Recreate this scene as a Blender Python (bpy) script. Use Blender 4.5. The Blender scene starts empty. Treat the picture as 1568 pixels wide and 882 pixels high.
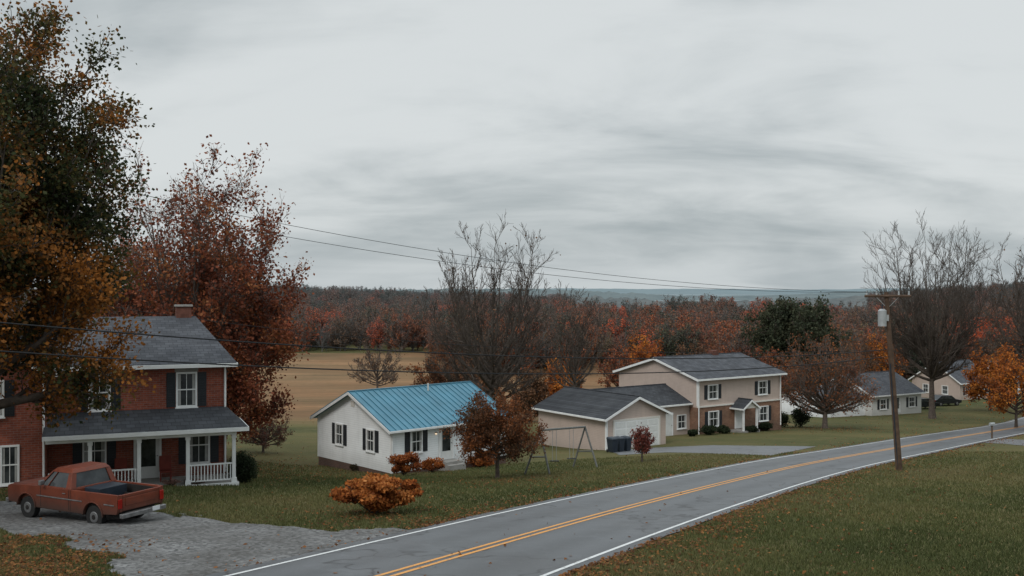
import bpy, math, numpy as np
from mathutils import Vector
F=1525.0; CX=784.0; CY=441.0; CZ=4.0
scene=bpy.context.scene
COL=scene.collection
# ------------------------------------------------------------------ terrain
KY=[-6000,-100,-10,100,110,120,135,150,200,250,7000]
KZ=[1,1,1,-10,-10.85,-11.4,-12.0,-12.4,-12.9,-13.1,-13.1]
def Gz(x,y):
    x=np.asarray(x,float); y=np.asarray(y,float)
    z=np.interp(y,KY,KZ)
    z=z-1.0*np.exp(-((x+8)/12)**2-((y-60)/14)**2)
    z=z-0.8*np.exp(-((x-4)/12)**2-((y-78)/12)**2)
    z=z+9.8*np.exp(-((x+180)/190)**2-((y-570)/150)**2)
    z=z+13.0*np.exp(-((x-300)/115)**2-((y-480)/140)**2)
    z=z+3.5*np.exp(-((x-60)/60)**2-((y-330)/60)**2)
    return z
def p2g(px,py):
    u=(px-CX)/F; v=(py-CY)/F
    ys=np.arange(8,600,0.1)
    d=(CZ-v*ys)-Gz(u*ys,ys)
    i=int(np.argmax(d<0))
    y=ys[i]
    return np.array([u*y,y,float(Gz(u*y,y))])
def rel(px,py,y):
    return np.array([(px-CX)/F*y,y,CZ-(py-CY)/F*y])
RY=np.array([-60,-20,0,21.1,35,49,68,104,140,200.])
RX=np.array([-38,-21.5,-13,-2.6,4.95,13.4,27.0,54.0,82,130.])
RM=np.gradient(RX,RY)
def xc(y):
    y=np.clip(np.asarray(y,float),-60,200)
    i=np.clip(np.searchsorted(RY,y)-1,0,len(RY)-2)
    h=RY[i+1]-RY[i]; t=(y-RY[i])/h
    return ((2*t**3-3*t**2+1)*RX[i]+(t**3-2*t**2+t)*h*RM[i]+(-2*t**3+3*t**2)*RX[i+1]+(t**3-t**2)*h*RM[i+1])
def road_d(x,y):
    dx=(xc(y+.5)-xc(y-.5))
    return (x-xc(y))/np.sqrt(1+dx*dx)
def pip(x,y,poly):
    ins=np.zeros(len(x),bool); n=len(poly)
    for i in range(n):
        x1,y1=poly[i][:2]; x2,y2=poly[(i+1)%n][:2]
        c=((y1>y)!=(y2>y))
        xi=(x2-x1)*(y-y1)/((y2-y1) if y2!=y1 else 1e-9)+x1
        ins^=(c&(x<xi))
    return ins
# ------------------------------------------------------------------ materials
class N:
    def __init__(s,name,world=False):
        if world:
            s.m=bpy.data.worlds.new(name)
        else:
            s.m=bpy.data.materials.new(name)
        s.m.use_nodes=True; s.t=s.m.node_tree; s.t.nodes.clear()
    def n(s,typ,**k):
        nd=s.t.nodes.new(typ)
        for a,b in k.items():
            setattr(nd,a,b)
        return nd
    def l(s,a,b): s.t.links.new(a,b)
    def math(s,op,a,b=None,c=None):
        nd=s.n('ShaderNodeMath',operation=op)
        for i,v in enumerate((a,b,c)):
            if v is None: continue
            if isinstance(v,(int,float)): nd.inputs[i].default_value=v
            else: s.l(v,nd.inputs[i])
        return nd.outputs[0]
    def noise(s,vec,scale,detail=4,rough=.55,dist=0.):
        nd=s.n('ShaderNodeTexNoise'); nd.inputs['Scale'].default_value=scale
        nd.inputs['Detail'].default_value=detail; nd.inputs['Roughness'].default_value=rough; nd.inputs['Distortion'].default_value=dist
        if vec is not None: s.l(vec,nd.inputs['Vector'])
        return nd.outputs['Fac']
    def mr(s,val,a,b,c=0.,d=1.):
        nd=s.n('ShaderNodeMapRange'); s.l(val,nd.inputs[0])
        for i,v in enumerate((a,b,c,d)): nd.inputs[i+1].default_value=v
        return nd.outputs[0]
    def mix(s,fac,a,b,blend='MIX'):
        nd=s.n('ShaderNodeMix',data_type='RGBA',blend_type=blend)
        for i,v in ((0,fac),(6,a),(7,b)):
            if isinstance(v,(int,float)): nd.inputs[i].default_value=v
            elif isinstance(v,tuple): nd.inputs[i].default_value=(v+(1,))[:4]
            else: s.l(v,nd.inputs[i])
        return nd.outputs[2]
    def obj(s): return s.n('ShaderNodeTexCoord').outputs['Object']
    def xyz(s,vec):
        nd=s.n('ShaderNodeSeparateXYZ'); s.l(vec,nd.inputs[0]); return nd.outputs
    def comb(s,a,b,c=0.0):
        nd=s.n('ShaderNodeCombineXYZ')
        for i,v in enumerate((a,b,c)):
            if isinstance(v,(int,float)): nd.inputs[i].default_value=v
            else: s.l(v,nd.inputs[i])
        return nd.outputs[0]
    def bump(s,h,strength=.3,dist=.02):
        nd=s.n('ShaderNodeBump'); nd.inputs['Strength'].default_value=strength
        nd.inputs['Distance'].default_value=dist; s.l(h,nd.inputs['Height']); return nd.outputs[0]
    def out(s,col,rough=.8,normal=None,metal=0.,spec=.3):
        p=s.n('ShaderNodeBsdfPrincipled'); o=s.n('ShaderNodeOutputMaterial')
        for k,v in (('Base Color',col),('Roughness',rough)):
            if isinstance(v,(int,float)): p.inputs[k].default_value=v
            elif isinstance(v,tuple): p.inputs[k].default_value=(v+(1,))[:4]
            else: s.l(v,p.inputs[k])
        p.inputs['Metallic'].default_value=metal
        p.inputs['Specular IOR Level'].default_value=spec
        if normal is not None: s.l(normal,p.inputs['Normal'])
        s.l(p.outputs[0],o.inputs[0]); s.p=p
        return s.m
def simple(name,c,rough=.7,var=.25,sc=3.,metal=0.,spec=.3,bump=.1):
    a=N(name); v=a.obj()
    n1=a.noise(v,sc,5); n2=a.noise(v,sc*12,3)
    dark=tuple(q*(1-var) for q in c); lite=tuple(min(1,q*(1+var)) for q in c)
    col=a.mix(a.mr(n1,.3,.7),dark,lite)
    return a.out(col,rough,a.bump(n2,bump,.01),metal,spec)
M={}
M['white']=simple('white_paint',(.72,.73,.73),.55,.08,2)
M['dark']=simple('shutter_paint',(.022,.025,.03),.5,.2)
M['beige_trim']=simple('trim_paint',(.62,.60,.56),.6,.06)
M['concrete']=simple('concrete',(.27,.26,.245),.9,.25,1.5)
M['door']=simple('door_paint',(.62,.63,.62),.5,.06)
M['wood']=simple('weathered_wood',(.12,.085,.06),.85,.35,4,bump=.4)
M['polewood']=simple('pole_wood',(.085,.055,.038),.9,.35,4,bump=.4)
M['metalgrey']=simple('galvanised_metal',(.42,.44,.45),.45,.12,5,.5)
M['swingmetal']=simple('swing_metal',(.13,.135,.13),.6,.25,5,.1)
M['bin']=simple('bin_plastic',(.02,.028,.04),.45,.2)
M['wire']=simple('wire_insulation',(.015,.016,.018),.7,.1)
M['darkint']=simple('dark_interior',(.02,.018,.017),.8,.3)
M['tyre']=simple('tyre_rubber',(.018,.018,.018),.85,.2,8)
M['chrome']=simple('chrome',(.26,.26,.265),.42,.3,6,.8)
M['redlamp']=simple('lamp_lens_red',(.25,.012,.008),.25,.1)
M['plate']=simple('plate_paint',(.6,.62,.64),.5,.05)
M['carblack']=simple('car_paint_dark',(.015,.018,.022),.25,.2,2,.2,.6)
M['brickplain']=simple('chimney_brick',(.13,.055,.04),.9,.3,5)
M['redchair']=simple('chair_paint',(.16,.03,.02),.6,.2)
M['curtain']=simple('curtain_cloth',(.34,.34,.33),.9,.2,3)
def glass():
    a=N('window_glass'); v=a.obj(); n=a.noise(v,1.3,3)
    return a.out(a.mix(a.mr(n,.35,.65),(.010,.013,.016),(.055,.062,.066)),.10,None,0,.55)
M['glass']=glass()
def brick(name,c1,c2,mort):
    a=N(name); v=a.obj(); s=a.xyz(v)
    vec=a.comb(a.math('ADD',s[0],s[1]),s[2])
    b=a.n('ShaderNodeTexBrick'); a.l(vec,b.inputs['Vector'])
    b.inputs['Color1'].default_value=c1+(1,); b.inputs['Color2'].default_value=c2+(1,); b.inputs['Mortar'].default_value=mort+(1,)
    b.inputs['Scale'].default_value=1; b.inputs['Brick Width'].default_value=.26; b.inputs['Row Height'].default_value=.095
    b.inputs['Mortar Size'].default_value=.009; b.inputs['Bias'].default_value=0.
    n=a.noise(v,.8,6,.65); n2=a.noise(v,7.,3,.6)
    col=a.mix(1.0,b.outputs['Color'],a.mix(a.mr(n,.3,.7),(.62,.64,.66),(1.2,1.12,1.1)),'MULTIPLY')
    col=a.mix(a.mr(n2,.45,.75,0,.4),col,tuple(q*.45 for q in c2))
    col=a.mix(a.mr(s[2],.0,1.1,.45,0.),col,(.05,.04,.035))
    return a.out(col,.9,a.bump(b.outputs['Fac'],-.5,.01))
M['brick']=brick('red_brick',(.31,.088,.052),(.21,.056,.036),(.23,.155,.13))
M['brick2']=brick('brown_brick',(.21,.10,.062),(.29,.165,.105),(.25,.2,.16))
M['foundation']=brick('foundation_brick',(.20,.10,.07),(.14,.08,.06),(.2,.17,.15))
def siding(name,c,step=.13):
    a=N(name); v=a.obj(); s=a.xyz(v)
    f=a.math('FRACT',a.math('DIVIDE',s[2],step))
    line=a.mr(f,0.,.16,.72,1.)
    n=a.noise(v,1.1,6,.65)
    nc=a.mix(a.mr(n,.3,.7),tuple(q*.88 for q in c),c)
    st=a.noise(a.comb(a.math('MULTIPLY',a.math('ADD',s[0],s[1]),3.),a.math('MULTIPLY',s[2],.35)),1.2,5,.6)
    nc=a.mix(a.mr(st,.5,.8,0.,.25),nc,tuple(q*.6 for q in c))
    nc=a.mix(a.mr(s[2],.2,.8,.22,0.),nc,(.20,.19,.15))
    nc=a.mix(1.0,nc,a.comb(line,line,line),'MULTIPLY')
    return a.out(nc,.6,a.bump(a.math('SUBTRACT',1.,f),.25,.01))
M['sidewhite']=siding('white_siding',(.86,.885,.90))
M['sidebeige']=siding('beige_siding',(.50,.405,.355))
M['sidegrey']=siding('pale_siding',(.60,.60,.58))
def shingle(name,c):
    a=N(name); v=a.obj(); s=a.xyz(v)
    vec=a.comb(a.math('ADD',s[0],a.math('MULTIPLY',s[1],.03)),a.math('MULTIPLY',s[2],2.0))
    b=a.n('ShaderNodeTexBrick'); a.l(vec,b.inputs['Vector'])
    b.inputs['Color1'].default_value=tuple(q*.78 for q in c)+(1,); b.inputs['Color2'].default_value=tuple(q*1.22 for q in c)+(1,)
    b.inputs['Mortar'].default_value=tuple(q*.5 for q in c)+(1,)
    b.inputs['Scale'].default_value=1; b.inputs['Brick Width'].default_value=.36; b.inputs['Row Height'].default_value=.19; b.inputs['Mortar Size'].default_value=.012
    n=a.noise(v,.9,6,.65)
    col=a.mix(1.,b.outputs['Color'],a.mix(a.mr(n,.3,.7),(.72,.72,.74),(1.22,1.2,1.18)),'MULTIPLY')
    return a.out(col,.88,a.bump(b.outputs['Fac'],-.4,.01),0,.2)
M['shingle']=shingle('grey_shingles',(.072,.077,.088))
M['shingle2']=shingle('dark_shingles',(.048,.052,.059))
M['blueroof']=simple('blue_metal_roof',(.060,.185,.26),.42,.16,.9,.2,.5,.05)
def carpaint():
    a=N('truck_paint_orange_red'); v=a.obj(); n=a.noise(v,2.,6,.65); s=a.xyz(v); n2=a.noise(v,9.,5,.7)
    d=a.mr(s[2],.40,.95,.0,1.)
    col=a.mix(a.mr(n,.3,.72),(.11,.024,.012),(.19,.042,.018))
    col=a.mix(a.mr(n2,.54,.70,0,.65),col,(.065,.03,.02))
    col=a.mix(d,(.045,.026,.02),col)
    return a.out(col,a.mr(n,.3,.7,.38,.62),None,0.,.4)
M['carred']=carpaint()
def lampmat():
    a=N('porch_lamp_glow'); e=a.n('ShaderNodeEmission'); e.inputs[0].default_value=(1,.78,.52,1); e.inputs[1].default_value=.9
    o=a.n('ShaderNodeOutputMaterial'); a.l(e.outputs[0],o.inputs[0]); return a.m
M['glow']=lampmat()
HAZE_TINT=(.145,.165,.172)  # aerial haze painted into far leaf and bark colours, stronger with distance
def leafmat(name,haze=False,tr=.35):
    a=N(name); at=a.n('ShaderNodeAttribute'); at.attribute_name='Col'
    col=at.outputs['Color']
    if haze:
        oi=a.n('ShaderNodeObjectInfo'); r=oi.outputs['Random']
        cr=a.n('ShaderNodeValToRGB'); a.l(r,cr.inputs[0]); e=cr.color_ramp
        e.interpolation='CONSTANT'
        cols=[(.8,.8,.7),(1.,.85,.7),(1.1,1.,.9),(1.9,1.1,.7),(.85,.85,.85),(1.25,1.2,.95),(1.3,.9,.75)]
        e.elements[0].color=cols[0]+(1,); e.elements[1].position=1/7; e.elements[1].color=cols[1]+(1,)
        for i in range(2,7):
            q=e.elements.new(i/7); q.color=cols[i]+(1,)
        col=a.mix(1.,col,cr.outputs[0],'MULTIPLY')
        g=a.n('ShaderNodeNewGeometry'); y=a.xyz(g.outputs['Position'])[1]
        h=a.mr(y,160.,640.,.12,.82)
        col=a.mix(h,col,HAZE_TINT)
    p=a.n('ShaderNodeBsdfPrincipled'); a.l(col,p.inputs['Base Color']); p.inputs['Roughness'].default_value=.75
    p.inputs['Specular IOR Level'].default_value=.2
    t=a.n('ShaderNodeBsdfTranslucent'); a.l(col,t.inputs[0])
    m=a.n('ShaderNodeMixShader'); m.inputs[0].default_value=tr
    a.l(p.outputs[0],m.inputs[1]); a.l(t.outputs[0],m.inputs[2])
    o=a.n('ShaderNodeOutputMaterial'); a.l(m.outputs[0],o.inputs[0]); return a.m
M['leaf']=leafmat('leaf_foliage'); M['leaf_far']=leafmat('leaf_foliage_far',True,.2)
M['grassblade']=leafmat('grass_blades',False,.2)
def bark(name,c,haze=False):
    a=N(name); v=a.obj(); n=a.noise(v,5.,5)
    col=a.mix(a.mr(n,.3,.7),tuple(q*.55 for q in c),tuple(q*1.35 for q in c))
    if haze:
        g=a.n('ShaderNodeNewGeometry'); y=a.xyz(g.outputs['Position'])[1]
        col=a.mix(a.mr(y,160.,640.,.12,.82),col,HAZE_TINT)
    return a.out(col,.9,a.bump(n,.5,.03))
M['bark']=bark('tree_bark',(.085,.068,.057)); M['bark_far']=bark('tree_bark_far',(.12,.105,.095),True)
M['bark_light']=bark('tree_bark_pale',(.115,.092,.078))
def lawn():
    a=N('lawn_ground'); g=a.n('ShaderNodeNewGeometry'); v=g.outputs['Position']; s=a.xyz(v)
    n1=a.noise(v,.10,6,.6); n2=a.noise(v,.7,6,.65); n3=a.noise(v,14.,4,.7)
    col=a.mix(a.mr(n1,.35,.65),(.058,.066,.026),(.115,.100,.042))
    col=a.mix(a.mr(n2,.5,.72,0,.8),col,(.13,.10,.050))
    col=a.mix(a.mr(n3,.55,.75,0.,.6),col,(.030,.032,.016))
    n4=a.noise(v,22.,3,.7)
    col=a.mix(a.mr(n4,.68,.74,0.,.25),col,(.20,.10,.04))
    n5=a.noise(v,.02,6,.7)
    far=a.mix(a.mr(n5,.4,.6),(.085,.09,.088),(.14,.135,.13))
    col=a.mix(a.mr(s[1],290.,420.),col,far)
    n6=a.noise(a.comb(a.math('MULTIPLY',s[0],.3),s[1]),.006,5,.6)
    col=a.mix(a.mr(s[1],550.,1700.),col,a.mix(a.mr(n6,.4,.6),(.145,.185,.20),(.215,.265,.285)))  # far ground: bluish distance haze painted into the base colour
    return a.out(col,.95,a.bump(n3,.8,.04),0,.1)
M['lawn']=lawn()
def field():
    a=N('harvested_field'); g=a.n('ShaderNodeNewGeometry'); v=g.outputs['Position']; s=a.xyz(v)
    vec=a.comb(a.math('MULTIPLY',s[0],.012),a.math('MULTIPLY',s[1],.07))
    n1=a.noise(vec,1.,6,.65); n2=a.noise(v,.8,5); n3=a.noise(v,.05,5,.6)
    col=a.mix(a.mr(n1,.38,.62),(.12,.082,.045),(.29,.172,.092))
    col=a.mix(a.mr(n3,.45,.65,0,.6),col,(.23,.115,.058))
    col=a.mix(a.mr(n2,.45,.75,0,.5),col,(.11,.085,.04))
    rows=a.math('SINE',a.math('ADD',a.math('MULTIPLY',s[1],2.1),a.math('MULTIPLY',s[0],.25)))
    col=a.mix(a.mr(rows,-1.,1.,0.,.22),col,(.08,.06,.035))
    e=a.math('ADD',s[1],a.math('MULTIPLY',a.noise(v,.15,3),14.))
    col=a.mix(a.mr(e,108.,124.),(.095,.090,.036),col)
    return a.out(col,.95,a.bump(n2,.6,.1),0,.1)
M['field']=field()
def gravel():
    a=N('gravel'); g=a.n('ShaderNodeNewGeometry'); v=g.outputs['Position']
    vo=a.n('ShaderNodeTexVoronoi'); vo.inputs['Scale'].default_value=11.; a.l(v,vo.inputs['Vector'])
    n=a.noise(v,.5,6,.65); n2=a.noise(v,22.,4,.7)
    col=a.mix(vo.outputs['Color'],(.06,.06,.062),(.30,.30,.305))
    hs=a.n('ShaderNodeHueSaturation'); hs.inputs['Saturation'].default_value=.08; a.l(col,hs.inputs['Color'])
    col=a.mix(a.mr(n,.35,.65,.0,.65),hs.outputs[0],(.085,.08,.075))
    return a.out(col,.92,a.bump(n2,.9,.05),0,.2)
M['gravel']=gravel()
def asphalt(name,base):
    a=N(name); g=a.n('ShaderNodeNewGeometry'); v=g.outputs['Position']
    at=a.n('ShaderNodeAttribute'); at.attribute_name='lat'; lat=at.outputs['Fac']
    n1=a.noise(v,.25,6,.65); n2=a.noise(v,40.,3,.7); n3=a.noise(v,1.6,6,.7)
    col=a.mix(a.mr(n1,.3,.7),tuple(q*.72 for q in base),tuple(q*1.25 for q in base))
    w=a.math('COSINE',a.math('MULTIPLY',a.math('ABSOLUTE',lat),4.1))
    col=a.mix(a.mr(w,-1.,1.,.0,.5),col,tuple(q*.5 for q in base))
    col=a.mix(a.mr(n2,.35,.7,0.,.35),col,tuple(q*.5 for q in base))
    col=a.mix(a.mr(n3,.52,.7,0.,.35),col,tuple(q*1.5 for q in base))
    vo=a.n('ShaderNodeTexVoronoi',feature='DISTANCE_TO_EDGE'); vo.inputs['Scale'].default_value=.15
    wv=a.n('ShaderNodeVectorMath',operation='ADD'); a.l(v,wv.inputs[0])
    nn=a.n('ShaderNodeTexNoise'); nn.inputs['Scale'].default_value=.7; a.l(v,nn.inputs['Vector']); 
    sc=a.n('ShaderNodeVectorMath',operation='SCALE'); sc.inputs['Scale'].default_value=4.; a.l(nn.outputs['Color'],sc.inputs[0]); a.l(sc.outputs[0],wv.inputs[1])
    a.l(wv.outputs[0],vo.inputs['Vector'])
    col=a.mix(a.mr(vo.outputs['Distance'],.0,.014,.9,0.),col,(.014,.014,.016))
    return a.out(col,a.mr(n1,.3,.7,.36,.58),a.bump(n2,.35,.01),0,.5)
M['asphalt']=asphalt('asphalt',(.092,.097,.105)); M['drive']=asphalt('drive_asphalt',(.15,.155,.165))
def paint(name,c):
    a=N(name); g=a.n('ShaderNodeNewGeometry'); v=g.outputs['Position']
    n=a.noise(v,9.,5,.75); n1=a.noise(v,.6,3)
    f=a.math('ADD',n,a.math('MULTIPLY',n1,.25))
    col=a.mix(a.mr(f,.68,.82),c,(.13,.13,.13))
    return a.out(col,.6,None,0,.3)
M['yellow']=paint('road_paint_yellow',(.62,.29,.075)); M['wline']=paint('road_paint_white',(.60,.61,.61))
def hillmat(name,c1,c2,sc):
    a=N(name); g=a.n('ShaderNodeNewGeometry'); v=g.outputs['Position']
    n=a.noise(v,sc,6,.7); return a.out(a.mix(a.mr(n,.35,.65),c1,c2),1.,None,0,0.)
M['ridge1']=hillmat('wooded_ridge',(.095,.11,.115),(.15,.16,.16),.03)  # ridge colours have haze painted in, paler and bluer farther off
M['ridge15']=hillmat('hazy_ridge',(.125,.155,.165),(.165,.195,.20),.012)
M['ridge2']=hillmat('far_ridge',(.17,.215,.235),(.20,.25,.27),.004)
# ------------------------------------------------------------------ mesh helpers
def qmesh(name,V,Q,mats,mi=None,col=None,link=True,loc=(0,0,0),lat=None,smooth=False):
    me=bpy.data.meshes.new(name); V=np.asarray(V,np.float32); Q=np.asarray(Q,np.int32)
    me.vertices.add(len(V)); me.vertices.foreach_set('co',V.ravel())
    me.loops.add(Q.size); me.loops.foreach_set('vertex_index',Q.ravel())
    me.polygons.add(len(Q)); me.polygons.foreach_set('loop_start',np.arange(len(Q),dtype=np.int32)*Q.shape[1])
    for m in mats: me.materials.append(m)
    if mi is not None: me.polygons.foreach_set('material_index',np.asarray(mi,np.int32))
    if smooth: me.polygons.foreach_set('use_smooth',np.ones(len(Q),bool))
    me.update(calc_edges=True)
    if col is not None:
        at=me.color_attributes.new('Col','FLOAT_COLOR','POINT')
        c=np.ones((len(V),4),np.float32); c[:,:3]=col; at.data.foreach_set('color',c.ravel())
    if lat is not None:
        at=me.attributes.new('lat','FLOAT','POINT'); at.data.foreach_set('value',np.asarray(lat,np.float32))
    ob=bpy.data.objects.new(name,me); ob.location=loc
    if link: COL.objects.link(ob)
    return ob
def grid(name,xs,ys,zf,mat,dz=0.,keep=None):
    X,Y=np.meshgrid(xs,ys); Z=zf(X,Y)+dz
    V=np.stack([X.ravel(),Y.ravel(),Z.ravel()],1); nx=len(xs); ny=len(ys)
    i,j=np.meshgrid(np.arange(nx-1),np.arange(ny-1)); a=(j*nx+i).ravel()
    Q=np.stack([a,a+1,a+nx+1,a+nx],1)
    if keep is not None:
        c=V[Q].mean(1); Q=Q[keep(c[:,0],c[:,1])]
        u,inv=np.unique(Q.ravel(),return_inverse=True); V=V[u]; Q=inv.reshape(-1,4)
    return qmesh(name,V,Q,[mat],smooth=True,lat=np.zeros(len(V)))
def grow_list(a,b,s,f=1.25):
    o=[a]
    while abs(o[-1])<abs(b): o.append(o[-1]+s); s*=f
    return o
xl=grow_list(-70,6500,-2)[::-1]; xr=grow_list(100,6500,2)
xs=np.array(list(xl[:-1])+list(np.arange(-70,100,1.))+list(xr))
ys=np.array(list(np.arange(-200,-10,20.))+list(np.arange(-10,130,1.))+list(np.arange(130,260,5.))+list(np.arange(260,720,20.))+grow_list(720,7000,40)[0:])
ys=np.unique(ys)
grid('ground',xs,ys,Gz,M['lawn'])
fx=np.array([v for v in xs if -260<v<31]); fy=np.array([v for v in ys if 99.<=v<=262])
grid('field',fx,fy,Gz,M['field'],.02)
# road
def strip(name,off0,off1,dz,mat,y0=-60,y1=190,n=260,div=8,wob=0):
    yy=np.linspace(y0,y1,n); xx=xc(yy); dx=np.gradient(xx,yy); L=np.sqrt(1+dx*dx); nx=1/L; ny=-dx/L
    V=[];lat=[]
    for k in range(div+1):
        o=off0+(off1-off0)*k/div
        oo=o+ (wob*np.sin(yy*3.1+k)*np.sin(yy*1.7) if (k in(0,div)) else 0)
        X=xx+nx*oo; Y=yy+ny*oo
        V.append(np.stack([X,Y,Gz(X,Y)+dz],1)); lat.append(np.full(n,o))
    V=np.concatenate(V); lat=np.concatenate(lat)
    k,j=np.meshgrid(np.arange(div),np.arange(n-1)); a=(k*n+j).ravel()
    Q=np.stack([a,a+n,a+n+1,a+1],1)
    return qmesh(name,V,Q,[mat],lat=lat,smooth=True)
strip('road',-3.35,3.35,.035,M['asphalt'],wob=.06,n=700)
strip('road_centre_line',-.20,-.08,.041,M['yellow'],div=1,n=500)
strip('road_centre_line',.08,.20,.041,M['yellow'],div=1,n=500)
strip('road_edge_line',-3.00,-2.89,.041,M['wline'],div=1,n=500)
strip('road_edge_line',2.89,3.00,.041,M['wline'],div=1,n=500)
gp=[p2g(*q) for q in [(-120,768),(0,768),(60,776),(170,786),(250,785),(330,797),(430,808),(520,813),(600,811),(680,812),(640,850),(500,882),(440,980),(230,1000),(190,880),(150,848),(80,826),(0,813),(-120,802)]]
def wobx(x,y): return .22*np.sin(x*2.3+1)+.13*np.sin(x*5.1+y*3)+.08*np.sin(x*11+y*7)
def ingravel(x,y): return pip(x+wobx(y,x),y+wobx(x,y),gp)
gx=[p[0] for p in gp]; gy=[p[1] for p in gp]
grid('gravel_driveway',np.arange(min(gx)-1,max(gx)+1,.09),np.arange(min(gy)-1,max(gy)+1,.09),Gz,M['gravel'],.014,ingravel)
dp=[p2g(*q) for q in [(930,689),(1018,685),(1090,682),(1160,683),(1250,684),(1180,698),(1100,695),(1020,693),(950,697)]]
def indrive(x,y): return pip(x,y,dp)
grid('asphalt_driveway',np.arange(0,32,.15),np.arange(55,92,.15),Gz,M['drive'],.014,indrive)
dp2=[p2g(*q) for q in [(1500,678),(1540,680),(1600,686),(1640,684),(1600,676),(1540,672)]]
grid('asphalt_driveway',np.arange(25,60,.2),np.arange(50,90,.2),Gz,M['drive'],.014,lambda x,y:pip(x,y,dp2))
# ------------------------------------------------------------------ builder
class B:
    def __init__(s,name,loc,ang=0.):
        s.name=name; s.loc=loc; s.ang=ang; s.p={}
    def add(s,part,mat,V,Fc):
        k=(part,mat); L=s.p.setdefault(k,[[],[]]); o=len(L[0]); L[0]+= [tuple(v) for v in V]; L[1]+=[tuple(i+o for i in f) for f in Fc]
    def box(s,part,mat,x0,x1,y0,y1,z0,z1):
        V=[(x0,y0,z0),(x1,y0,z0),(x1,y1,z0),(x0,y1,z0),(x0,y0,z1),(x1,y0,z1),(x1,y1,z1),(x0,y1,z1)]
        s.add(part,mat,V,[(0,3,2,1),(4,5,6,7),(0,1,5,4),(1,2,6,5),(2,3,7,6),(3,0,4,7)])
    def prism(s,part,mat,poly,a0,a1,axis):
        n=len(poly)
        def mk(p,a): return (a,p[0],p[1]) if axis=='x' else (p[0],a,p[1])
        V=[mk(p,a0) for p in poly]+[mk(p,a1) for p in poly]
        s.add(part,mat,V,[tuple(range(n))[::-1],tuple(range(n,2*n))]+[(i,(i+1)%n,n+(i+1)%n,n+i) for i in range(n)])
    def cyl(s,part,mat,p0,p1,r0,r1=None,n=10):
        r1=r0 if r1 is None else r1
        p0=Vector(p0);p1=Vector(p1);d=(p1-p0).normalized(); a=d.orthogonal().normalized(); b=d.cross(a)
        V=[]
        for p,r in ((p0,r0),(p1,r1)):
            for i in range(n):
                t=2*math.pi*i/n; V.append(tuple(p+a*math.cos(t)*r+b*math.sin(t)*r))
        s.add(part,mat,V,[tuple(range(n))[::-1],tuple(range(n,2*n))]+[(i,(i+1)%n,n+(i+1)%n,n+i) for i in range(n)])
    def hexa(s,part,mat,bot,top):
        V=list(bot)+list(top); s.add(part,mat,V,[(0,3,2,1),(4,5,6,7),(0,1,5,4),(1,2,6,5),(2,3,7,6),(3,0,4,7)])
    def done(s,bevel=0.,scale=1.):
        import bmesh
        root=bpy.data.objects.new(s.name,None); COL.objects.link(root); root.location=s.loc; root.rotation_euler=(0,0,s.ang); root.empty_display_size=.5; root.scale=(scale,)*3
        for (part,mat),(V,Fc) in s.p.items():
            me=bpy.data.meshes.new(part); me.from_pydata(V,[],Fc); bm=bmesh.new(); bm.from_mesh(me); bmesh.ops.recalc_face_normals(bm,faces=bm.faces); bm.to_mesh(me); bm.free()
            me.materials.append(M[mat]); ob=bpy.data.objects.new(part,me); COL.objects.link(ob); ob.parent=root
            if bevel:
                m=ob.modifiers.new('b','BEVEL'); m.width=bevel; m.segments=2; m.limit_method='ANGLE'; m.angle_limit=math.radians(35)
        return root
def wbx(b,face,pos,part,mat,a0,a1,d0,d1,z0,z1):
    if face=='F': b.box(part,mat,a0,a1,pos-d1,pos-d0,z0,z1)
    else: b.box(part,mat,pos-d1,pos-d0,a0,a1,z0,z1)
def window(b,face,pos,a,zc,w,h,sh=.35,trim='white',shm='dark',cur=True):
    f=.08; x0=a-w/2;x1=a+w/2;z0=zc-h/2;z1=zc+h/2
    q=lambda *k: wbx(b,face,pos,*k)
    q('window_frames',trim,x0-f,x1+f,-.02,.06,z1,z1+f); q('window_frames',trim,x0-f,x1+f,-.02,.06,z0-f,z0)
    q('window_frames',trim,x0-f,x0,-.02,.055,z0,z1); q('window_frames',trim,x1,x1+f,-.02,.055,z0,z1)
    q('window_sills',trim,x0-f-.04,x1+f+.04,-.02,.10,z0-f-.05,z0-f-.002)
    q('window_glass','glass',x0,x1,-.02,.012,z0,z1)
    if cur:
        q('curtains','curtain',x0+.01,x0+w*.17,.012,.016,z0+.02,z1-.02); q('curtains','curtain',x1-w*.17,x1-.01,.012,.016,z0+.02,z1-.02)
    q('window_bars',trim,x0,x1,.0,.04,zc-.025,zc+.025)
    q('window_bars',trim,a-.012,a+.012,.0,.03,z0,zc-.026); q('window_bars',trim,a-.012,a+.012,.0,.03,zc+.026,z1)
    if sh:
        for s0,s1 in ((x0-f-.02-sh,x0-f-.02),(x1+f+.02,x1+f+.02+sh)):
            q('shutters',shm,s0,s1,-.02,.03,z0-.06,z1+.06)
            k=int((h+.1)/.12)
            for i in range(k):
                zz=z0+(h)*(i+.5)/k; q('shutter_slats',shm,s0+.05,s1-.05,.03,.045,zz-.03,zz+.025)
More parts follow.
